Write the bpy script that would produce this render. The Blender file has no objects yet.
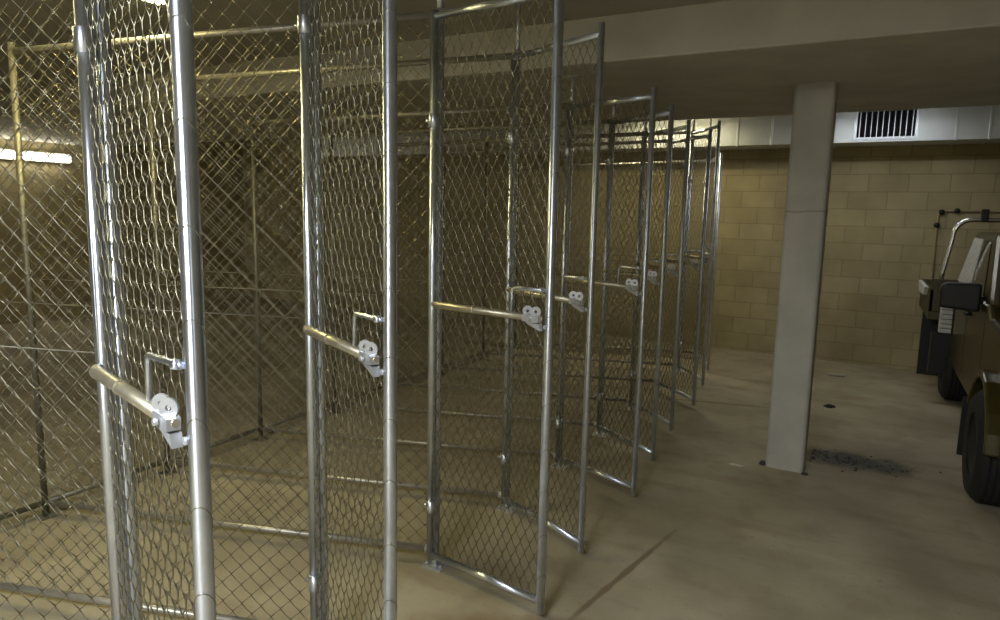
import bpy, bmesh, math, random
from mathutils import Vector, Matrix
random.seed(7)
PI = math.pi
scene = bpy.context.scene
COL = scene.collection

# ------------------------------------------------------------------ materials
def new_mat(name):
    m = bpy.data.materials.new(name); m.use_nodes = True
    nt = m.node_tree; b = nt.nodes['Principled BSDF']
    return m, nt, b

def simple(name, col, rough=0.5, metal=0.0, var=0.0, vscale=20.0, bump=0.0, spec=0.5):
    m, nt, b = new_mat(name)
    b.inputs['Roughness'].default_value = rough
    b.inputs['Metallic'].default_value = metal
    b.inputs['Specular IOR Level'].default_value = spec
    b.inputs['Base Color'].default_value = (*col, 1)
    if var or bump:
        tc = nt.nodes.new('ShaderNodeTexCoord')
        n = nt.nodes.new('ShaderNodeTexNoise'); n.inputs['Scale'].default_value = vscale; n.inputs['Detail'].default_value = 5
        nt.links.new(tc.outputs['Object'], n.inputs['Vector'])
        if var:
            r = nt.nodes.new('ShaderNodeValToRGB')
            r.color_ramp.elements[0].position = 0.3; r.color_ramp.elements[1].position = 0.7
            r.color_ramp.elements[0].color = (*[c*(1-var) for c in col], 1)
            r.color_ramp.elements[1].color = (*[min(1, c*(1+var)) for c in col], 1)
            nt.links.new(n.outputs['Fac'], r.inputs['Fac']); nt.links.new(r.outputs['Color'], b.inputs['Base Color'])
        if bump:
            bp = nt.nodes.new('ShaderNodeBump'); bp.inputs['Strength'].default_value = bump; bp.inputs['Distance'].default_value = 0.01
            nt.links.new(n.outputs['Fac'], bp.inputs['Height']); nt.links.new(bp.outputs['Normal'], b.inputs['Normal'])
    return m

def emis(name, col, s):
    m, nt, b = new_mat(name)
    b.inputs['Base Color'].default_value = (*col, 1)
    b.inputs['Emission Color'].default_value = (*col, 1); b.inputs['Emission Strength'].default_value = s
    return m

def galv(name, col, rough, metal):
    m = simple(name, col, rough, metal, .10, 14); nt = m.node_tree; b = nt.nodes['Principled BSDF']
    t = nt.nodes.new('ShaderNodeTangent'); t.direction_type = 'RADIAL'; t.axis = 'Z'
    nt.links.new(t.outputs[0], b.inputs['Tangent'])
    b.inputs['Anisotropic'].default_value = .92; b.inputs['Anisotropic Rotation'].default_value = ANISO
    return m
ANISO = 0.25
M = {}
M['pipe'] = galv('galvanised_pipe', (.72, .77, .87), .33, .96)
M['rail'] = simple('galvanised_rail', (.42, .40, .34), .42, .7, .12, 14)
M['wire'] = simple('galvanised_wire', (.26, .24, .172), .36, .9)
M['dull'] = simple('darkened_steel', (.19, .18, .14), .5, .6, .15, 14)  # steel darkened by colour so the back parts stay dim near the lamp
M['bar'] = simple('dull_latch_tube', (.50, .46, .35), .38, .8, .15, 18)
M['bracket'] = simple('bright_zinc', (.64, .66, .70), .40, .7, .08, 40)
M['plate'] = simple('zinc_plate', (.60, .60, .60), .45, .6, .1, 30)
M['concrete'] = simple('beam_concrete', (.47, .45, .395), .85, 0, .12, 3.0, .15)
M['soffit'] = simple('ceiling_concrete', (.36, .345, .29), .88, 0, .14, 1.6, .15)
M['duct'] = simple('duct_sheet_metal', (.68, .70, .70), .42, .55, .10, 2.2)
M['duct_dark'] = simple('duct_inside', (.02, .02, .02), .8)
M['fin'] = simple('grille_fin', (.55, .57, .60), .32, .8)
M['paint'] = simple('olive_paint', (.070, .056, .014), .30, .35, .05, 3)
M['black'] = simple('black_plastic', (.010, .010, .010), .45)
M['rubber'] = simple('tyre_rubber', (.010, .010, .010), .75, 0, .25, 30)
M['rim'] = simple('steel_rim', (.05, .05, .05), .5, .5)
M['chrome'] = simple('chrome_tube', (.72, .72, .70), .22, .95)
M['glass'] = simple('tinted_glass', (.012, .014, .016), .05, 0, 0, 1, 0, .9)
M['silver'] = simple('silver_and_glass_glare', (.90, .92, .95), .22, .35, .30, 30, .6)  # silver parts, and the painted-on reflection of the rear side glass
M['white'] = simple('white_plastic', (.72, .72, .70), .5)
M['tray'] = simple('tray_steel', (.075, .062, .035), .5, .3, .1, 8)
M['fixture'] = simple('white_enamel', (.75, .75, .72), .4)
M['tan'] = simple('tan_conduit', (.42, .34, .19), .6)
M['grit'] = simple('dark_grit', (.055, .05, .042), .9, 0, .4, 60)
M['paper'] = simple('pale_scrap', (.62, .60, .52), .8)

# column: pale, slightly blotchy render with a cracked line
def mat_column():
    m, nt, b = new_mat('column_render'); N, L = nt.nodes, nt.links
    b.inputs['Roughness'].default_value = .85
    tc = N.new('ShaderNodeTexCoord'); n = N.new('ShaderNodeTexNoise'); n.inputs['Scale'].default_value = 4; n.inputs['Detail'].default_value = 6
    L.new(tc.outputs['Object'], n.inputs['Vector'])
    r = N.new('ShaderNodeValToRGB'); r.color_ramp.elements[0].color = (.40, .39, .35, 1); r.color_ramp.elements[1].color = (.50, .485, .435, 1)
    r.color_ramp.elements[0].position = .3; r.color_ramp.elements[1].position = .7
    L.new(n.outputs['Fac'], r.inputs['Fac'])
    # casting joint: a thin dark line at one height, wavering with noise
    sp = N.new('ShaderNodeSeparateXYZ'); L.new(tc.outputs['Object'], sp.inputs['Vector'])
    a = N.new('ShaderNodeMath'); a.operation = 'MULTIPLY_ADD'; a.inputs[1].default_value = .05; a.inputs[2].default_value = -.025
    L.new(n.outputs['Fac'], a.inputs[0])
    s = N.new('ShaderNodeMath'); s.operation = 'ADD'; L.new(sp.outputs['Z'], s.inputs[0]); L.new(a.outputs[0], s.inputs[1])
    d = N.new('ShaderNodeMath'); d.operation = 'SUBTRACT'; d.inputs[1].default_value = 1.80; L.new(s.outputs[0], d.inputs[0])
    ab = N.new('ShaderNodeMath'); ab.operation = 'ABSOLUTE'; L.new(d.outputs[0], ab.inputs[0])
    mr = N.new('ShaderNodeMapRange'); mr.inputs[1].default_value = .002; mr.inputs[2].default_value = .008; mr.inputs[3].default_value = .5; mr.inputs[4].default_value = 0
    L.new(ab.outputs[0], mr.inputs[0])
    mx = N.new('ShaderNodeMix'); mx.data_type = 'RGBA'; mx.inputs['B'].default_value = (.14, .13, .11, 1)
    L.new(mr.outputs[0], mx.inputs['Factor']); L.new(r.outputs['Color'], mx.inputs['A']); L.new(mx.outputs['Result'], b.inputs['Base Color'])
    return m
M['column'] = mat_column()

def mat_blocks():
    m, nt, b = new_mat('concrete_blockwork'); N, L = nt.nodes, nt.links
    b.inputs['Roughness'].default_value = .9
    g = N.new('ShaderNodeNewGeometry'); sp = N.new('ShaderNodeSeparateXYZ'); L.new(g.outputs['Position'], sp.inputs['Vector'])
    cx = N.new('ShaderNodeMath'); cx.operation = 'ADD'; L.new(sp.outputs['X'], cx.inputs[0]); L.new(sp.outputs['Y'], cx.inputs[1])
    u = N.new('ShaderNodeMath'); u.operation = 'ADD'; u.inputs[1].default_value = -6.6 - .268 + 40.8; L.new(cx.outputs[0], u.inputs[0])
    v = N.new('ShaderNodeMath'); v.operation = 'ADD'; v.inputs[1].default_value = -.033 + .41; L.new(sp.outputs['Z'], v.inputs[0])
    cb = N.new('ShaderNodeCombineXYZ'); L.new(u.outputs[0], cb.inputs[0]); L.new(v.outputs[0], cb.inputs[1])
    br = N.new('ShaderNodeTexBrick'); br.inputs['Scale'].default_value = 1; br.inputs['Brick Width'].default_value = .408
    br.inputs['Row Height'].default_value = .205; br.inputs['Mortar Size'].default_value = .0075; br.inputs['Mortar Smooth'].default_value = .8
    br.inputs['Color1'].default_value = (.40, .335, .185, 1); br.inputs['Color2'].default_value = (.46, .39, .225, 1)
    br.inputs['Mortar'].default_value = (.30, .25, .14, 1)
    L.new(cb.outputs[0], br.inputs['Vector'])
    n = N.new('ShaderNodeTexNoise'); n.inputs['Scale'].default_value = 2.2; n.inputs['Detail'].default_value = 7; L.new(g.outputs['Position'], n.inputs['Vector'])
    r = N.new('ShaderNodeMapRange'); r.inputs[1].default_value = .3; r.inputs[2].default_value = .7; r.inputs[3].default_value = .80; r.inputs[4].default_value = 1.12
    L.new(n.outputs['Fac'], r.inputs[0])
    mx = N.new('ShaderNodeVectorMath'); mx.operation = 'SCALE'; L.new(br.outputs['Color'], mx.inputs[0]); L.new(r.outputs[0], mx.inputs['Scale'])
    L.new(mx.outputs[0], b.inputs['Base Color'])
    bp = N.new('ShaderNodeBump'); bp.invert = True; bp.inputs['Strength'].default_value = .35; bp.inputs['Distance'].default_value = .006
    L.new(br.outputs['Fac'], bp.inputs['Height']); L.new(bp.outputs['Normal'], b.inputs['Normal'])
    return m
M['blocks'] = mat_blocks()

def mat_floor():
    m, nt, b = new_mat('worn_floor_concrete'); N, L = nt.nodes, nt.links
    b.inputs['Roughness'].default_value = .8
    g = N.new('ShaderNodeNewGeometry'); pos = g.outputs['Position']
    def noise(scale, det=6, vec=None):
        n = N.new('ShaderNodeTexNoise'); n.inputs['Scale'].default_value = scale; n.inputs['Detail'].default_value = det
        L.new(vec or pos, n.inputs['Vector']); return n.outputs['Fac']
    r = N.new('ShaderNodeValToRGB'); e = r.color_ramp.elements
    e[0].position = .32; e[0].color = (.27, .235, .155, 1); e[1].position = .68; e[1].color = (.45, .395, .28, 1)
    k = e.new(.5); k.color = (.36, .315, .215, 1)
    L.new(noise(1.3, 8), r.inputs['Fac'])
    col = r.outputs['Color']
    def mixin(col, fac, c):
        mx = N.new('ShaderNodeMix'); mx.data_type = 'RGBA'; mx.inputs['B'].default_value = (*c, 1)
        L.new(fac, mx.inputs['Factor']); L.new(col, mx.inputs['A']); return mx.outputs['Result']
    # fine speckle of grit
    mr = N.new('ShaderNodeMapRange'); mr.inputs[1].default_value = .62; mr.inputs[2].default_value = .8; mr.inputs[3].default_value = 0; mr.inputs[4].default_value = .45
    L.new(noise(26, 4), mr.inputs[0]); col = mixin(col, mr.outputs[0], (.17, .13, .08))
    # streaks dragged across the bay
    mp = N.new('ShaderNodeMapping'); mp.inputs['Scale'].default_value = (.55, 3.2, 1); mp.inputs['Rotation'].default_value = (0, 0, .25); L.new(pos, mp.inputs['Vector'])
    mr = N.new('ShaderNodeMapRange'); mr.inputs[1].default_value = .54; mr.inputs[2].default_value = .72; mr.inputs[3].default_value = 0; mr.inputs[4].default_value = .45
    L.new(noise(1.6, 5, mp.outputs[0]), mr.inputs[0]); col = mixin(col, mr.outputs[0], (.22, .165, .10))
    mr = N.new('ShaderNodeMapRange'); mr.inputs[1].default_value = .52; mr.inputs[2].default_value = .70; mr.inputs[3].default_value = 0; mr.inputs[4].default_value = .5
    L.new(noise(4.5, 7), mr.inputs[0]); col = mixin(col, mr.outputs[0], (.25, .205, .135))
    wob = noise(5, 5)
    def blob(col, x, y, rx, ry, rot, c, amt):
        mp = N.new('ShaderNodeMapping'); mp.vector_type = 'TEXTURE'; mp.inputs['Location'].default_value = (x, y, 0); mp.inputs['Rotation'].default_value = (0, 0, rot)
        mp.inputs['Scale'].default_value = (rx, ry, 1); L.new(pos, mp.inputs['Vector'])
        ln = N.new('ShaderNodeVectorMath'); ln.operation = 'LENGTH'; L.new(mp.outputs[0], ln.inputs[0])
        ad = N.new('ShaderNodeMath'); ad.operation = 'MULTIPLY_ADD'; ad.inputs[1].default_value = 1.3; L.new(wob, ad.inputs[0]); L.new(ln.outputs['Value'], ad.inputs[2])
        mr = N.new('ShaderNodeMapRange'); mr.inputs[1].default_value = 1.15; mr.inputs[2].default_value = 1.7; mr.inputs[3].default_value = amt; mr.inputs[4].default_value = 0
        L.new(ad.outputs[0], mr.inputs[0]); return mixin(col, mr.outputs[0], c)
    col = blob(col, 1.76, 2.80, .46, .24, .05, (.06, .056, .05), .9)     # dark stain beside the column
    col = blob(col, .83, .40, .75, .020, 1.40, (.14, .09, .05), .75)      # dark joint stain running out from the doors
    col = blob(col, .55, -.25, .5, .14, .5, (.20, .125, .065), .6)        # rusty patch under the third door
    col = blob(col, .62, 3.84, .55, .03, .23, (.17, .125, .06), .8)       # crack near the far doors
    col = blob(col, 1.35, 1.0, .8, .09, .18, (.21, .17, .12), .22)
    col = blob(col, 1.75, .45, .5, .07, .3, (.21, .17, .12), .22)
    L.new(col, b.inputs['Base Color'])
    bp = N.new('ShaderNodeBump'); bp.inputs['Strength'].default_value = .12; bp.inputs['Distance'].default_value = .01
    L.new(noise(30, 5), bp.inputs['Height']); L.new(bp.outputs['Normal'], b.inputs['Normal'])
    return m
M['floor'] = mat_floor()

# ------------------------------------------------------------------ mesh helpers
class MB:
    def __init__(self): self.v = []; self.f = []; self.sm = []
    def add(self, vs, fs, smooth=False):
        o = len(self.v); self.v += [tuple(p) for p in vs]
        for f in fs: self.f.append(tuple(i+o for i in f)); self.sm.append(smooth)
    def box(self, x0, x1, y0, y1, z0, z1):
        vs = [(x, y, z) for z in (z0, z1) for y in (y0, y1) for x in (x0, x1)]
        self.add(vs, [(0, 2, 3, 1), (4, 5, 7, 6), (0, 1, 5, 4), (2, 6, 7, 3), (0, 4, 6, 2), (1, 3, 7, 5)])
    def tube(self, pts, r, n=12, cap=True):
        pts = [Vector(p) for p in pts]; rs = r if isinstance(r, (list, tuple)) else [r]*len(pts)
        rings = []; prev = None
        for i, p in enumerate(pts):
            a = pts[max(i-1, 0)]; c = pts[min(i+1, len(pts)-1)]
            if i not in (0, len(pts)-1):
                t = ((p-a).normalized()+(c-p).normalized())
            else: t = c-a
            t = t.normalized()
            if prev is None:
                u = Vector((0, 0, 1)) if abs(t.z) < .9 else Vector((1, 0, 0))
                u = (u-t*u.dot(t)).normalized()
            else:
                u = (prev-t*prev.dot(t)).normalized()
            prev = u; w = t.cross(u)
            k = 1.0
            if i not in (0, len(pts)-1):
                d = max(.5, t.dot((c-p).normalized())); k = 1/d
            rings.append([p+(u*math.cos(2*PI*j/n)+w*math.sin(2*PI*j/n))*rs[i]*(k if k < 1.2 else 1.1) for j in range(n)])
        o = len(self.v)
        for rg in rings: self.v += [tuple(q) for q in rg]
        for i in range(len(rings)-1):
            for j in range(n):
                a = o+i*n+j; b2 = o+i*n+(j+1) % n
                self.f.append((a, b2, b2+n, a+n)); self.sm.append(True)
        if cap:
            self.f.append(tuple(o+j for j in reversed(range(n)))); self.sm.append(False)
            self.f.append(tuple(o+(len(rings)-1)*n+j for j in range(n))); self.sm.append(False)
    def prism(self, prof, axis, a0, a1):
        """prof: list of 2-D points; extruded along axis ('x': prof is (y,z); 'y': prof is (x,z); 'z': (x,y))."""
        def P(p, a): return {'x': (a, p[0], p[1]), 'y': (p[0], a, p[1]), 'z': (p[0], p[1], a)}[axis]
        n = len(prof); vs = [P(p, a0) for p in prof]+[P(p, a1) for p in prof]
        fs = [(i, (i+1) % n, (i+1) % n+n, i+n) for i in range(n)]
        fs += [tuple(reversed(range(n))), tuple(range(n, 2*n))]
        self.add(vs, fs)
    def lathe(self, prof, n=32, axis='x', c=(0, 0, 0)):
        """prof: list of (along, radius)."""
        o = len(self.v)
        for a, r in prof:
            for j in range(n):
                q = 2*PI*j/n; y, z = r*math.cos(q), r*math.sin(q)
                self.v.append({'x': (c[0]+a, c[1]+y, c[2]+z), 'y': (c[0]+y, c[1]+a, c[2]+z), 'z': (c[0]+y, c[1]+z, c[2]+a)}[axis])
        for i in range(len(prof)-1):
            for j in range(n):
                a = o+i*n+j; b2 = o+i*n+(j+1) % n
                self.f.append((a, b2, b2+n, a+n)); self.sm.append(True)
    def mesh(self, name, mat, fix=True):
        me = bpy.data.meshes.new(name); me.from_pydata(self.v, [], self.f)
        me.polygons.foreach_set('use_smooth', self.sm)
        me.materials.append(mat); me.update()
        if fix:
            bm = bmesh.new(); bm.from_mesh(me); bmesh.ops.recalc_face_normals(bm, faces=bm.faces); bm.to_mesh(me); bm.free()
        return me
    def build(self, name, mat, parent=None, loc=(0, 0, 0), rotz=0, bevel=0, seg=2):
        return put(name, self.mesh(name, mat), parent, loc, rotz, bevel, seg)

def put(name, me, parent=None, loc=(0, 0, 0), rotz=0, bevel=0, seg=2):
    o = bpy.data.objects.new(name, me); COL.objects.link(o)
    o.location = loc; o.rotation_euler = (0, 0, rotz)
    if parent: o.parent = parent
    if bevel:
        md = o.modifiers.new('bevel', 'BEVEL'); md.width = bevel; md.segments = seg; md.limit_method = 'ANGLE'; md.angle_limit = .6
        md.harden_normals = False
    return o

def thing(name, label, cat, loc=(0, 0, 0), rotz=0, group=None):
    o = bpy.data.objects.new(name, None); COL.objects.link(o); o.empty_display_size = .1
    o.location = loc; o.rotation_euler = (0, 0, rotz)
    return tag(o, label, cat, group)
def tag(o, label, cat, group=None, kind=None):
    o['label'] = label; o['category'] = cat
    if group: o['group'] = group
    if kind: o['kind'] = kind
    return o
def struct(o, label, cat):
    o['kind'] = 'structure'; o['label'] = label; o['category'] = cat; return o

# ------------------------------------------------------------------ chain-link fabric: interlocked zig-zag wires
def chain_mesh(name, w, h, a=.050, b=.094, r=.0016, sides=3, z0=0.0, loops=None, drop=0.0):
    """wires zig-zag upward in the local x-z plane; neighbouring wires hook round each other at every bend."""
    vs = []; fs = []
    ncol = max(2, round(w/(a/2))); hx = w/ncol
    nrow = max(2, round(h/(b/2))); hz = h/nrow
    off = [(math.cos(2*PI*k/sides+.5), math.sin(2*PI*k/sides+.5)) for k in range(sides)]
    for i in range(ncol):
        pts = []
        for j in range(nrow+1):
            right = (i+j) % 2
            x = i*hx+(hx+.0012 if right else -.0012)
            z = z0+j*hz
            # flat helix: climbing right in front (-y), climbing back left behind (+y)
            pts.append((x, 0.0, z))
            if j < nrow:
                x2 = i*hx+(hx if not right else 0)
                pts.append(((x+x2)/2, (.0042 if not right else -.0042), z+hz/2))
        o = len(vs)
        for k, (x, y, z) in enumerate(pts):
            rk = r*(1.75 if k % 2 == 0 else 1.0)
            for cx, cy in off: vs.append((x+cx*rk, y+cy*rk, z))
        for k in range(len(pts)-1):
            for s in range(sides):
                p = o+k*sides+s; q = o+k*sides+(s+1) % sides
                fs.append((p, q, q+sides, p+sides))
    sm = [True]*len(fs)
    if drop: vs = [(x, y, z0+(z-z0)*(1-drop*x/(w*h))) for x, y, z in vs]
    mb = MB(); mb.v = vs; mb.f = fs; mb.sm = sm
    # the cut ends of the fabric wrapped round the frame tubes
    for (x, rr, step, tilt) in (loops or []):
        n = int(h/step)
        for j in range(n):
            zc = z0+(j+.5)*step+random.uniform(-.01, .01)
            pts = [(x+rr*math.cos(q), rr*math.sin(q), zc+tilt*math.cos(q+.6)) for q in [2*PI*k/12 for k in range(13)]]
            mb.tube(pts, .0009, 4, False)
    return mb.mesh(name, M['wire'], fix=False)

# ------------------------------------------------------------------ the row of storage cages
POSTS = [-1.508, -.755, .025, .775, 1.55, 2.35, 3.17, 4.02, 4.90, 5.72]
ANG = [-16.5, -25.6, -8.2, -23.5, -19.0, -33.1, -42, -43.5, -54, -65]
HEIGHT = [2.625, 2.625, 2.625, 2.605, 2.455, 2.455, 2.455, 2.48, 2.66, 2.42]
CEIL = 2.88; SOFF = 2.625; CEIL2 = 2.98
BEAM_Y0, BEAM_Y1 = 1.243, 3.765
W = .645; LDIV = 2.275; DX, DY = -2.168, -.69
RP = .0212
DROP = .10
cache = {}
def cached(key, fn):
    if key not in cache: cache[key] = fn()
    return cache[key]

def frame_mesh(H, RP):
    mb = MB()
    # two stiles with the top and bottom rail butted between them; the latch stile runs past both
    zb, zt = .085, H-.030
    mb.tube([(0, 0, .055), (0, 0, H-.004)], RP, 16)
    for z in (zb, zt): mb.tube([(0, 0, z), (W, 0, z)], .0165, 12)
    mb.tube([(W, 0, .03), (W, 0, H+.02)], RP, 16)
    return mb.mesh('door_frame', M['pipe'])
def bar_mesh():
    mb = MB()
    y = -.036
    mb.tube([(.020, -.018, 1.325), (.04, -.026, 1.325), (.07, y, 1.325), (W-.07, y, 1.325)], [.010, .014, .0165, .0165], 14)
    mb.tube([(.27, y, 1.325), (.280, y, 1.325)], .0190, 14)                      # clip band round the tube
    mb.tube([(W-.07, y, 1.325), (W-.015, y, 1.325)], .0085, 10)                   # thin bolt end
    return mb.mesh('latch_bar', M['bar'])
def guard_mesh():
    mb = MB(); y = -.036; x = W-.165
    pts = [(x, y, 1.335), (x, y, 1.42)]+[(x+.02-.02*math.cos(q), y, 1.42+.02*math.sin(q)) for q in (.4, .8, 1.2, 1.57)]+[(W-.03, -.026, 1.44), (W-.012, -.016, 1.44)]
    mb.tube(pts, .0072, 10)
    mb.tube([(W-.035, -.030, 1.44), (W-.020, -.022, 1.44)], .011, 10)
    return mb.mesh('latch_guard', M['pipe'])
def bracket_mesh():
    mb = MB(); y = -.038
    # two upright ears with padlock holes standing on a saddle that wraps the bar
    ca, sa = math.cos(.65), math.sin(.65)
    for xx in (W-.082, W-.042):
        n = 16; R, r0 = .021, .0065
        cz = 1.352
        out = [(R*math.cos(2*PI*k/n), R*math.sin(2*PI*k/n)) for k in range(n)]
        inn = [(r0*math.cos(2*PI*k/n), r0*math.sin(2*PI*k/n)) for k in range(n)]
        vs = []
        for d in (-.005, .001):
            for q in out+inn: vs.append((xx+q[0]*ca-d*sa, y+q[0]*sa+d*ca, cz+q[1]))
        fs = []
        for k in range(n):
            k2 = (k+1) % n
            fs += [(k, k2, n+k2, n+k), (2*n+k, 3*n+k, 3*n+k2, 2*n+k2), (k, 2*n+k, 2*n+k2, k2), (n+k, n+k2, 3*n+k2, 3*n+k)]
        mb.add(vs, fs)
    mb.prism([(W-.100, 1.310), (W-.055, 1.305), (W-.020, 1.310), (W-.020, 1.334), (W-.035, 1.338), (W-.095, 1.338), (W-.100, 1.332)], 'y', y-.015, y+.013)
    mb.prism([(W-.090, 1.304), (W-.020, 1.304), (W-.016, 1.275)], 'y', y-.008, y+.014)   # tapered gusset down to the stile
    mb.tube([(W-.062, y-.018, 1.322), (W-.062, y-.026, 1.322)], .008, 8)
    mb.tube([(W-.004, -.020, 1.290), (W-.004, -.027, 1.290)], .009, 8)
    return mb.mesh('padlock_bracket', M['bracket'])
def hinge_mesh():
    mb = MB()
    mb.tube([(0, 0, -.03), (0, 0, .03)], .0255, 16)
    mb.box(-.012, .012, .015, .055, -.018, .018)
    mb.tube([(-.026, 0, 0), (-.042, 0, 0)], .009, 8)
    return mb.mesh('hinge', M['pipe'])

ORD = ['nearest chain-link storage cage, thick door tube and latch bar filling the left of the photo',
       'second storage cage from the camera, bar door ajar just right of the nearest cage',
       'third storage cage from the camera, door rail sloping down to the lower picture edge',
       'fourth storage cage from the camera, last one before the deep concrete beam begins',
       'fifth storage cage from the camera, first one standing under the concrete beam',
       'sixth storage cage from the camera, door ajar under the middle of the beam',
       'seventh storage cage from the camera, door ajar under the back of the beam',
       'eighth storage cage from the camera, third from the far block wall, door ajar',
       'second to last storage cage before the block wall, taller door against the lit duct',
       'farthest storage cage, shorter door standing ajar beside the block wall']
div_rot = math.atan2(DY, DX)
for i, y in enumerate(POSTS):
    H = HEIGHT[i]; rs = .0198 if i < 3 else .0160
    cage = thing('storage_cage', ORD[i], 'storage cage', (0, y, 0), 0, 'row of chain-link storage cages')
    top = SOFF if BEAM_Y0 < y < BEAM_Y1 else (CEIL if y < 2 else CEIL2)
    # front post with a thinner sleeve up to the ceiling
    mb = MB(); mb.tube([(0, 0, .008), (0, 0, H-.02)], rs, 16); mb.tube([(0, 0, H-.03), (0, 0, top-.008)], rs*.8, 14)
    post = mb.build('front_post', M['pipe'], cage)
    mb = MB(); mb.box(-.05, .05, -.04, .04, top-.008, top); mb.build('cap_plate', M['plate'], post)
    mb = MB(); mb.box(-.055, .055, -.045, .045, 0, .008)
    for sx in (-.04, .04): mb.tube([(sx, -.02, .008), (sx, -.02, .022)], .008, 6)
    mb.build('foot_plate', M['plate'], post)
    mb = MB(); mb.tube([(0, 0, H-.035), (0, 0, H+.012)], .0245, 14); mb.tube([(-.028, -.009, H-.012), (.0, 0, H-.012)], .021, 12)
    mb.build('rail_clamp', M['plate'], post)
    mb = MB(); mb.tube([(-.05, -.016, .085), (.0, 0, .085)], .021, 12); mb.build('rail_clamp', M['plate'], post)
    # divider running back into the cage
    mb = MB(); mb.tube([(.02, 0, 0), (LDIV-.02, 0, 0)], .0168, 12); rail = cached('rail', lambda: mb.mesh('top_rail', M['rail']))
    mb = MB(); mb.tube([(.02, 0, 0), (LDIV-.02, 0, -DROP)], .0168, 12); trail = cached('trail', lambda: mb.mesh('top_rail', M['rail']))
    put('top_rail', trail, cage, (0, 0, H-.012), div_rot); put('bottom_rail', rail, cage, (0, 0, .085), div_rot)
    dm = cached(('div', H), lambda: chain_mesh('divider_mesh', LDIV-.03, H-.10, .085, .082, z0=.085, drop=DROP))
    put('divider_mesh', dm, cage, (math.cos(div_rot)*.015, math.sin(div_rot)*.015, 0), div_rot)
    mb = MB(); mb.tube([(.0, 0, 1.345), (LDIV, 0, 1.345)], .0022, 6)
    tw = cached('tension', lambda: mb.mesh('tension_wire', M['dull'])); put('tension_wire', tw, cage, (0, 0, 0), div_rot)
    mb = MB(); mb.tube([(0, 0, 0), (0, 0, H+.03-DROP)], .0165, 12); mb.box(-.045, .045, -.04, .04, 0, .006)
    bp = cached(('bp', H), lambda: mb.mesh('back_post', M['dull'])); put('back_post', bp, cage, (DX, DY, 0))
    # back of the cage, from this back post towards the previous one
    sp = y-POSTS[i-1] if i else .77
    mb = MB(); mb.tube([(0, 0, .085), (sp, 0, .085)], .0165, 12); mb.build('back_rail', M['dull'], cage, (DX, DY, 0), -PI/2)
    put('back_mesh', cached(('back', round(sp, 3)), lambda: chain_mesh('back_mesh', sp-.01, 2.31, .085, .082, z0=.085)), cage, (DX, DY-.005, 0), -PI/2)
    # the door, ajar, hung on the camera side of the post
    th = math.radians(ANG[i])
    door = put('door', cached(('frame', H, rs), lambda: frame_mesh(H, rs)), cage, (0, -.045, 0), th)
    put('door_mesh', cached(('dm', H, rs), lambda: chain_mesh('door_mesh', W-.03, H-.125, z0=.09, sides=4, loops=[(W-.015, rs+.0008, .188, .034)])), door, (.015, 0, 0))
    put('latch_bar', cached('bar', bar_mesh), door)
    put('latch_guard', cached('guard', guard_mesh), door)
    put('padlock_bracket', cached('bracket', bracket_mesh), door)
    for hz in ((2.37 if i == 1 else 2.15), .33):
        put('hinge', cached('hinge', hinge_mesh), door, (0, 0, hz), -th)

# ------------------------------------------------------------------ the basement shell
def slab(name, b, mat, label, cat, bevel=0):
    mb = MB(); mb.box(*b); return struct(mb.build(name, mat, bevel=bevel), label, cat)
XL, XR, YF, YB = -9.0, 6.2, -6.5, 6.6
slab('floor', (XL, XR, YF, YB, -.2, 0), M['floor'], 'worn stained concrete basement floor', 'floor')
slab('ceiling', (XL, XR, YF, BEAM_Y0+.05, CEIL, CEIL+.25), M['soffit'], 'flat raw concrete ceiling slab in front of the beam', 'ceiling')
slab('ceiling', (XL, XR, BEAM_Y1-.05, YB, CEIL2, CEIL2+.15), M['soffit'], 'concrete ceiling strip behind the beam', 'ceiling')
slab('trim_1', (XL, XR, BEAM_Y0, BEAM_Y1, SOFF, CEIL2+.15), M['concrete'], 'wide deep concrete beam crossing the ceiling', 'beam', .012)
slab('wall_back', (XL-.2, XR+.2, YB, YB+.2, -.2, 3.2), M['blocks'], 'tan concrete block wall at the far end', 'wall')
slab('wall_left', (XL-.2, XL, YF, YB, -.2, 3.2), M['blocks'], 'dim block wall beyond the cages', 'wall')
slab('wall_right', (XR, XR+.2, YF, YB, -.2, 3.2), M['blocks'], 'block wall beyond the parked truck', 'wall')
slab('wall_front', (XL-.2, XR+.2, YF-.2, YF, -.2, 3.2), M['blocks'], 'block wall behind the viewer', 'wall')
# column under the beam
mb = MB()
cr = .03
pr = []
for cx, cy, a0 in ((1.49-cr, 2.34+cr, -90), (1.49-cr, 2.60-cr, 0), (1.24+cr, 2.60-cr, 90), (1.24+cr, 2.34+cr, 180)):
    for k in range(5):
        q = math.radians(a0+90*k/4); pr.append((cx+cr*math.cos(q), cy+cr*math.sin(q)))
mb.prism(pr, 'z', 0, SOFF)
struct(mb.build('column', M['column']), 'square pale concrete column holding up the beam', 'column')

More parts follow.
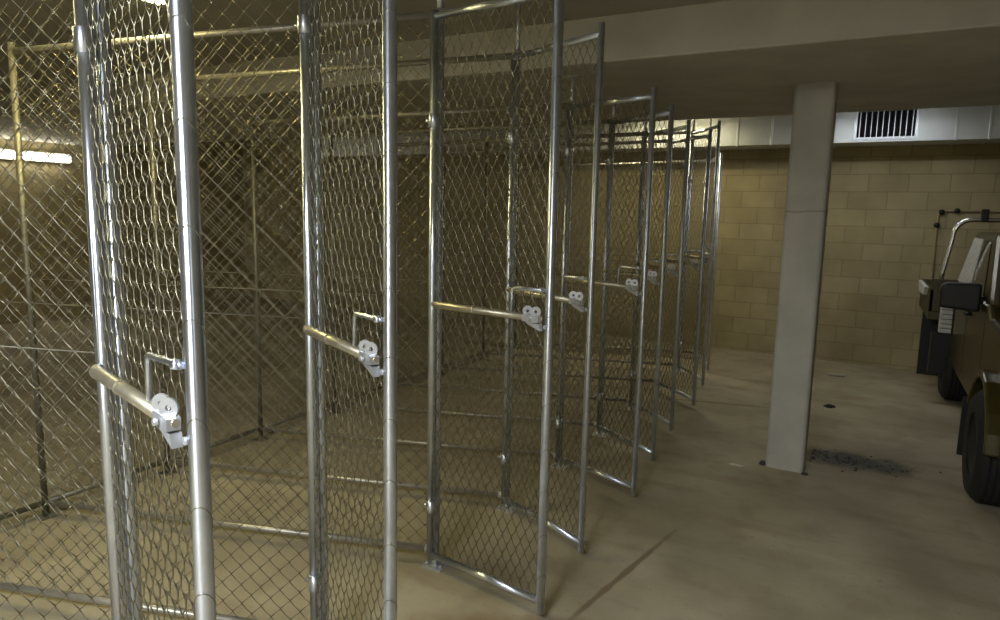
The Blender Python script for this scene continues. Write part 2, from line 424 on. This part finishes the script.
# ------------------------------------------------------------------ air duct
dz0, dz1, dy0, dy1 = 2.605, 2.965, 6.0, 6.5
duct = thing('air_duct', 'galvanised sheet-metal air duct high along the block wall', 'air duct', (1.4, 6.25, dz0))
def L(x, y, z): return (x-1.4, y-6.25, z-dz0)
def lbox(mb, x0, x1, y0, y1, z0, z1): mb.box(x0-1.4, x1-1.4, y0-6.25, y1-6.25, z0-dz0, z1-dz0)
mb = MB()
GX0, GX1, GZ0, GZ1 = 1.535, 2.09, 2.655, 2.945
lbox(mb, -6.5, GX0, dy0, dy1, dz0, dz1); lbox(mb, GX1, 5.5, dy0, dy1, dz0, dz1)
lbox(mb, GX0, GX1, dy0, dy1, dz0, GZ0); lbox(mb, GX0, GX1, dy0, dy1, GZ1, dz1); lbox(mb, GX0, GX1, dy0+.16, dy1, GZ0, GZ1)
mb.build('duct_body', M['duct'], duct)
for x in (-5.2, -3.9, -2.6, -1.3, -.35, .27, .655, 1.31, 2.46, 2.75, 3.9, 5.1):
    mb = MB(); lbox(mb, x-.013, x+.013, dy0-.012, dy1+.012, dz0-.008, dz1)
    mb.build('duct_flange', M['duct'], duct, bevel=.004)
mb = MB(); g = .03
lbox(mb, GX0-g, GX0, dy0-.014, dy0+.01, GZ0-g, GZ1+.01); lbox(mb, GX1, GX1+g, dy0-.014, dy0+.01, GZ0-g, GZ1+.01)
lbox(mb, GX0, GX1, dy0-.014, dy0+.01, GZ0-g, GZ0); lbox(mb, GX0, GX1, dy0-.014, dy0+.01, GZ1-.01, GZ1+.01)
gr = mb.build('grille', M['fin'], duct)
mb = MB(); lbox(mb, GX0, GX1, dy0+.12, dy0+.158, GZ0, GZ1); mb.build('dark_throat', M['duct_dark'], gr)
for k in range(10):
    x = GX0+(k+.5)*(GX1-GX0)/10
    mb = MB(); lbox(mb, x-.004, x+.004, dy0-.004, dy0+.05, GZ0, GZ1)
    mb.build('blade', M['fin'], gr)
for x in (-4.5, -1.8, 1.0, 2.3, 4.4):
    mb = MB(); lbox(mb, x-.01, x+.01, 6.24, 6.26, dz1, CEIL2); mb.build('hanger', M['plate'], duct)

# ------------------------------------------------------------------ wall conduit
cy = 6.575
con = thing('wall_conduit', 'tan conduit with black saddle clips bent along the block wall', 'conduit', (2.45, 6.6, 1.0))
mb = MB()
pts = [(2.44, cy, .90), (2.42, cy, 1.72)]+[(2.42+.08-.08*math.cos(q), cy, 1.80+.075*math.sin(q)) for q in (.4, .8, 1.2, 1.57)]+[(4.6, cy, 1.875)]
mb.tube([(p[0]-2.45, p[1]-6.6, p[2]-1.0) for p in pts], .012, 10); mb.build('pipe', M['tan'], con)
for (x, z) in ((2.42, 1.71), (2.455, 1.86), (2.60, 1.875), (3.3, 1.875), (4.2, 1.875)):
    mb = MB(); mb.lathe([(-.03, .0), (-.03, .022), (-.012, .030), (.022, .030), (.022, 0)], 14, 'y', (x-2.45, cy-6.6, z-1.0)); mb.build('clip', M['black'], con)

# ------------------------------------------------------------------ floor litter
random.seed(3)
mb = MB()
for k in range(110):
    x = 1.50+abs(random.gauss(0, .27)); y = 2.80+random.gauss(0, .09); s = random.uniform(.004, .014)
    n = 6; a0 = random.random()*6
    base = [(x+s*random.uniform(.7, 1.2)*math.cos(a0+2*PI*j/n), y+s*random.uniform(.7, 1.2)*math.sin(a0+2*PI*j/n), 0) for j in range(n)]
    topv = [((p[0]-x)*.6+x, (p[1]-y)*.6+y, s*.6) for p in base]
    mb.add(base+topv, [tuple(range(n, 2*n))]+[(j, (j+1) % n, (j+1) % n+n, j+n) for j in range(n)])
tag(mb.build('grit', M['grit']), 'dark grit scattered on the floor right of the column foot', 'debris', kind='stuff')
def lump(name, x, y, s, mat, flat, label, cat):
    mb = MB(); rings = 5; n = 10; vs = []
    for r in range(rings):
        f = r/(rings-1); rad = s*math.cos(f*1.45)
        for j in range(n):
            q = 2*PI*j/n; k = 1+.22*math.sin(3*q+r)+random.uniform(-.1, .1)
            vs.append((rad*k*math.cos(q)*1.4, rad*k*math.sin(q), s*flat*math.sin(f*1.45)))
    fs = [(r*n+j, r*n+(j+1) % n, (r+1)*n+(j+1) % n, (r+1)*n+j) for r in range(rings-1) for j in range(n)]
    fs += [tuple(range((rings-1)*n, rings*n)), tuple(reversed(range(n)))]
    mb.add(vs, fs, True)
    return tag(mb.build(name, mat, None, (x, y, 0)), label, cat)
lump('dirt_clod', 1.56, 4.29, .035, M['grit'], .8, 'small dark clod on the floor between column and far wall', 'debris')
lump('rubble_chip', 1.222, 2.37, .018, M['grit'], 1.8, 'dark chip lying against the left side of the column foot', 'debris')
lump('rubble_fragment', 1.50, 2.325, .016, M['grit'], 1.2, 'dark fragment at the front right corner of the column foot', 'debris')
mb = MB(); mb.add([(-.05, -.01, .001), (.045, -.018, .004), (.055, .012, .002), (-.035, .018, .006), (-.05, -.01, .003), (.045, -.018, .006), (.055, .012, .004), (-.035, .018, .008)],
                  [(0, 3, 2, 1), (4, 5, 6, 7), (0, 1, 5, 4), (1, 2, 6, 5), (2, 3, 7, 6), (3, 0, 4, 7)])
tag(mb.build('paper_scrap', M['paper'], None, (1.06, 2.25, 0)), 'pale scrap on the floor just left of the column', 'litter')
mb = MB(); mb.box(-.09, .09, -.02, .02, 0, .03)
tag(mb.build('mortar_lump', M['concrete'], None, (1.56, 5.72, 0), .1, .01), 'pale mortar strip on the floor by the far wall right of column', 'debris')

# ------------------------------------------------------------------ pickup truck, nose towards the viewer
TX, TY = 2.52, 3.9                          # left flank plane, mid length
WID = 1.74
truck = thing('pickup_truck', 'dark olive pickup truck parked against the right edge', 'truck', (TX+WID/2, TY, 0))
def T(p): return (p[0]-(TX+WID/2), p[1]-TY, p[2])
class TB(MB):
    def build(self, name, mat, parent=truck, bevel=0, seg=2, sub=None):
        self.v = [T(p) for p in self.v]
        return put(name, self.mesh(name, mat), parent or truck, (0, 0, 0), 0, bevel, seg)
FA, RA, RW = 2.47, 5.28, .355
def arch(cy, r, z0, a0, a1, n=10):
    return [(cy+r*math.cos(math.radians(a0+(a1-a0)*k/n)), z0+r*math.sin(math.radians(a0+(a1-a0)*k/n))) for k in range(n+1)]
# lower body profile (y,z), with front wheel arch
prof = [(1.62, .42), (1.58, .55), (1.60, .80), (1.68, .96), (2.1, 1.03), (3.02, 1.10), (3.14, 1.18), (5.08, 1.20), (5.10, .60), (4.90, .42), (2.98, .40)]
prof += arch(FA, .43, .36, 12, 168)+[(2.02, .38)]
mb = TB(); mb.prism(prof, 'x', TX, TX+WID)
body = mb.build('body', M['paint'], bevel=.035, seg=3)
# bumper and grille
mb = TB(); mb.prism([(1.50, .36), (1.48, .55), (1.56, .62), (1.98, .62), (2.02, .36)], 'x', TX-.02, TX+WID+.02); mb.build('bumper', M['black'], bevel=.03, seg=3)
mb = TB(); mb.box(TX+.45, TX+WID-.45, 1.56, 1.63, .66, .86); mb.build('radiator_grille', M['black'], bevel=.01)
for s in (0, 1):
    x0 = TX+.06 if not s else TX+WID-.40
    mb = TB(); mb.box(x0, x0+.34, 1.57, 1.66, .68, .86); mb.build('headlight', M['silver'], bevel=.03)
# greenhouse with tumblehome
zb, zr = 1.19, 1.665
def ring(x0, x1, y0, y1, z): return [(x0, y0, z), (x1, y0, z), (x1, y1, z), (x0, y1, z)]
mb = TB(); vs = ring(TX, TX+WID, 3.06, 5.10, zb-.02)+ring(TX+.105, TX+WID-.105, 3.86, 5.02, zr)
mb.add(vs, [(0, 3, 2, 1), (4, 5, 6, 7), (0, 1, 5, 4), (1, 2, 6, 5), (2, 3, 7, 6), (3, 0, 4, 7)])
cab = mb.build('cab', M['paint'], bevel=.05, seg=3)
def side_pt(y, z, side, out=.006):
    f = (z-zb+.02)/(zr-zb+.02); inset = .105*f
    x = TX+inset-out if side == 0 else TX+WID-inset+out
    return (x, y, z)
def pane(name, quad, mat, side, th=.012):
    mb = TB(); sgn = 1 if side == 0 else -1
    o = [side_pt(y, z, side) for y, z in quad]; i2 = [(p[0]+sgn*th, p[1], p[2]) for p in o]; n = len(quad)
    mb.add(o+i2, [tuple(range(n)), tuple(reversed(range(n, 2*n)))]+[(k, (k+1) % n, (k+1) % n+n, k+n) for k in range(n)])
    return mb.build(name, mat, cab)
for side in (0, 1):
    pane('front_door_glass', [(3.42, 1.215), (4.08, 1.215), (4.34, 1.60), (3.96, 1.60)], M['glass'], side)
    g = pane('rear_door_glass', [(4.16, 1.205), (5.03, 1.205), (4.97, 1.61), (4.42, 1.61)], M['silver'] if side == 0 else M['glass'], side)  # near-side pane coloured silver in place of glass reflecting bright light
    if side == 0: g['label'] = 'rear side window with a bright reflection painted silver'
# windscreen
def fpt(x, f, out=.006): return (x, 3.06+(3.86-3.06)*f-out, zb-.02+(zr-zb+.02)*f+out)
mb = TB(); q = [fpt(TX+.14, .10), fpt(TX+WID-.14, .10), fpt(TX+WID-.25, .92), fpt(TX+.25, .92)]; q2 = [(p[0], p[1]+.012, p[2]-.012) for p in q]
mb.add(q+q2, [(0, 1, 2, 3), (7, 6, 5, 4), (0, 4, 5, 1), (1, 5, 6, 2), (2, 6, 7, 3), (3, 7, 4, 0)]); mb.build('windscreen', M['glass'], cab)
# belt trim, door seams and handles
mb = TB(); mb.box(TX-.006, TX+.012, 3.3, 4.95, 1.165, 1.19); mb.build('belt_trim', M['chrome'], bevel=.004)
for yy in (3.95, 4.72):
    mb = TB(); mb.tube([(TX-.001, yy-.07, 1.02), (TX-.03, yy-.05, 1.02), (TX-.03, yy+.05, 1.02), (TX-.001, yy+.07, 1.02)], .012, 8); mb.build('door_handle', M['black'])
for yy in (3.16, 4.10, 4.93):
    mb = TB(); mb.box(TX-.0015, TX+.01, yy-.004, yy+.004, .50, 1.16); mb.build('door_seam', M['black'])
# mirrors
for s in (0, 1):
    mb = TB(); sg = -1 if s == 0 else 1; bx = TX if s == 0 else TX+WID
    xs = sorted([bx+sg*.01, bx+sg*.265])
    prof2 = [(xs[0], 1.115), (xs[1], 1.095), (xs[1], 1.305), (xs[0]+.03, 1.30), (xs[0], 1.27)] if s == 0 else [(xs[0], 1.095), (xs[1], 1.115), (xs[1], 1.27), (xs[1]-.03, 1.30), (xs[0], 1.305)]
    mb.prism(prof2, 'y', 3.36, 3.50); mr_ = mb.build('mirror', M['black'], bevel=.035, seg=3)
    mb = TB(); mb.tube([(bx+sg*.09, 3.44, 1.16), (bx-sg*.03, 3.40, 1.19)], .028, 10); mb.build('mirror_arm', M['black'], mr_)
    mb = TB(); mb.box(xs[0]+.03, xs[1]-.03, 3.495, 3.505, 1.13, 1.27); mb.build('mirror_glass', M['silver'], mr_)
# wheels
def wheel(cx, cy, name='wheel'):
    w = .23
    mb = TB()
    p = [(0, .20), (0, .25), (-.005, .30), (.02, RW-.02), (.045, RW)]
    for k in range(4):
        a = .06+k*.036; p += [(a, RW), (a+.004, RW-.008), (a+.012, RW-.008), (a+.016, RW)]
    p += [(w-.045, RW), (w-.02, RW-.02), (w+.005, .30), (w, .25), (w, .20), (0, .20)]
    mb.lathe(p, 40, 'x', (cx, cy, RW)); wh = mb.build(name, M['rubber'])
    mb = TB(); mb.lathe([(.03, .0), (.035, .05), (.06, .08), (.07, .15), (.02, .19), (.01, .205), (w-.01, .205), (w-.01, .0)], 32, 'x', (cx, cy, RW)); mb.build('rim', M['rim'], wh)
wheel(TX-.09, FA); wheel(TX+WID-.14, FA); wheel(TX-.02, RA); wheel(TX+WID-.21, RA)
mb = TB(); mb.box(TX+.3, TX+WID-.3, 1.9, 6.2, .36, .56); mb.build('chassis', M['black'])
mb = TB(); mb.box(TX+.02, TX+WID-.02, RA-.05, RA+.05, RW-.05, RW+.05); mb.build('axle', M['black'])
mb = TB(); mb.tube([(TX+.05, FA, RW), (TX+WID-.05, FA, RW)], .05, 10); mb.build('axle', M['black'])
for s_ in (0, 1):
    xa, xb = (TX-.085, TX+.02) if s_ == 0 else (TX+WID-.02, TX+WID+.085)
    outer = arch(FA, .475, .36, 22, 172); inner = arch(FA, .425, .36, 22, 172)
    mb = TB(); mb.prism(outer+inner[::-1], 'x', xa, xb); mb.build('fender_flare', M['paint'], bevel=.012)
# mud flaps
for (yy, x0) in ((2.95, TX-.10), (RA+.46, TX-.20)):
    for s in (0, 1):
        xa = x0 if s == 0 else TX+WID-(x0-TX)-.26
        z1 = .55 if yy < 4 else .80
        mb = TB(); mb.box(xa, xa+.26, yy, yy+.012, .13, z1); mb.build('mud_flap', M['black'])
# tray, wider than the cab
t0, t1 = TX-.20, TX+WID+.20
mb = TB(); mb.box(t0, t1, 5.12, 6.42, .80, .88)
for x in (t0, t1-.035): mb.box(x, x+.035, 5.12, 6.42, .88, 1.10)
mb.box(t0, t1, 6.385, 6.42, .88, 1.10); mb.box(t0, t1, 5.12, 5.155, .88, 1.20)
tray = mb.build('tray', M['tray'], bevel=.008)
mb = TB(); mb.prism([(5.35, 1.095), (6.30, 1.095), (6.10, .99), (5.45, 1.01)], 'x', t0-.035, t0+.002); mb.build('reflector_panel', M['white'], tray)
mb = TB()
for k in range(6): mb.box(TX-.105, TX-.01, 4.985+.002*(k % 2), 5.10, .70+k*.045, .70+k*.045+.038)
mb.build('ribbed_marker', M['white'], tray)
mb = TB(); mb.box(TX-.16, TX+.05, 4.99, 5.12, .30, .69); mb.build('guard_flap', M['black'], tray)
# hoop behind the cab
xh0 = TX-.12; yh = 5.17
hp = [(xh0, yh, 1.15), (xh0+.005, yh, 1.27), (xh0+.045, yh, 1.52)]
hp += [(xh0+.205-.145*math.cos(q), yh, 1.63+.145*math.sin(q)) for q in (.15, .45, .75, 1.05, 1.35, 1.57)]
hp2 = [(2*(TX+WID/2)-p[0], p[1], p[2]) for p in reversed(hp)]
mb = TB(); mb.tube(hp+hp2, .023, 12); hoop = mb.build('rack_hoop', M['chrome'])
for x in (TX+.17, TX+WID-.17):
    mb = TB(); mb.box(x-.03, x+.03, yh-.035, yh+.035, 1.755, 1.875); mb.build('hoop_clamp', M['black'], hoop, bevel=.01)

# ------------------------------------------------------------------ lamps of the basement
def batten(name, loc, length, rotz, label, col, watts, tube_s, drop=.0, down=True, size_y=.08):
    t = thing(name, label, 'light', loc, rotz, 'fluorescent battens')
    mb = MB(); mb.prism([(-.05, 0), (-.03, -.055), (.03, -.055), (.05, 0)], 'x', -length/2, length/2); mb.build('housing', M['fixture'], t, bevel=.004)
    for yy in (-.022, .022):
        mb = MB(); mb.tube([(-length/2+.04, yy, -.075), (length/2-.04, yy, -.075)], .013, 12)
        mb.build('tube', emis(name+'_glow', col, tube_s), t)
    for sx in (-1, 1):
        mb = MB(); mb.box(sx*(length/2-.02)-.02, sx*(length/2-.02)+.02, -.045, .045, -.092, -.05); mb.build('lamp_holder', M['fixture'], t, bevel=.004)
    ld = bpy.data.lights.new(name+'_light', 'AREA'); ld.shape = 'RECTANGLE'; ld.size = length-.05; ld.size_y = size_y; ld.energy = watts; ld.color = col
    lo = bpy.data.objects.new(name+'_light', ld); COL.objects.link(lo); lo.parent = t; lo.location = (0, 0, -.10)
    return t
WARM = (1.0, .90, .58); COOL = (.90, .95, 1.0); YEL = (1.0, .88, .43)
batten('ceiling_light', (-1.60, -.80, CEIL), 1.25, PI/2, 'fluorescent batten glowing on the ceiling at the top edge above the cages', YEL, 14, 18)
batten('ceiling_light', (-.6, 5.3, CEIL2-.0), 1.25, 0, 'fluorescent batten hidden behind the beam over the farthest cages', WARM, 8, 9)
batten('ceiling_light', (1.75, 5.0, CEIL2), 1.25, 0, 'fluorescent batten hidden behind the beam between column and parked truck', COOL, 5, 4)
batten('ceiling_light', (.75, -3.7, CEIL), 1.25, 0, 'fluorescent batten on the ceiling behind the viewer', COOL, 105, 30)
# wall batten far beyond the cages
t = thing('wall_light', 'bright bare tube light far off at the left edge', 'light', (XL, 2.05, 2.41), 0, 'fluorescent battens')
mb = MB(); mb.box(0, .06, -1.0, 1.3, -.07, .07); mb.build('housing', M['fixture'], t, bevel=.006)
mb = MB(); mb.tube([(.085, -.96, -.01), (.085, 1.26, -.01)], .045, 12); mb.build('tube', emis('wall_tube_glow', (1, .95, .8), 7), t)
ld = bpy.data.lights.new('wall_tube_light', 'AREA'); ld.shape = 'RECTANGLE'; ld.size = 1.9; ld.size_y = .08; ld.energy = 2; ld.color = WARM
lo = bpy.data.objects.new('wall_tube_light', ld); COL.objects.link(lo); lo.parent = t; lo.location = (.13, 0, -.02); lo.rotation_euler = (0, -PI/3, PI); lo.rotation_euler = (PI/2.6, 0, -PI/2)

# small flash of the camera that took the picture
ld = bpy.data.lights.new('flash', 'POINT'); ld.energy = 2.2; ld.shadow_soft_size = .012; ld.color = (.85, .92, 1)
lo = bpy.data.objects.new('flash', ld); COL.objects.link(lo); lo.location = (1.73, -2.60, 1.80)

w = bpy.data.worlds.new('World'); scene.world = w; w.use_nodes = True
w.node_tree.nodes['Background'].inputs[0].default_value = (.5, .45, .35, 1); w.node_tree.nodes['Background'].inputs[1].default_value = .02

# ------------------------------------------------------------------ camera
cam = bpy.data.cameras.new('camera'); co = bpy.data.objects.new('camera', cam); COL.objects.link(co)
f, cyp, yaw, pit, rol = 668.80, 303.8, .4999, .1359, .0215
c, s = math.cos(yaw), math.sin(yaw)
fw = Vector((-s, c, 0)); rt = Vector((c, s, 0)); up = Vector((0, 0, 1))
cp, sp_ = math.cos(pit), math.sin(pit)
fw2 = fw*cp-up*sp_; up2 = up*cp+fw*sp_
cr_, sr = math.cos(rol), math.sin(rol)
rt3 = rt*cr_+up2*sr; up3 = up2*cr_-rt*sr
mat = Matrix((rt3, up3, -fw2)).transposed().to_4x4(); mat.translation = Vector((1.753, -2.575, 1.749))
co.matrix_world = mat
cam.sensor_fit = 'HORIZONTAL'; cam.sensor_width = 36; cam.lens = f*36/1000
cam.shift_y = (cyp-310)/1000; cam.clip_start = .05
scene.camera = co
scene.view_settings.view_transform = 'Standard'; scene.view_settings.look = 'None'
scene.view_settings.exposure = 0.95; scene.view_settings.gamma = 1.0; scene.view_settings.use_curve_mapping = False
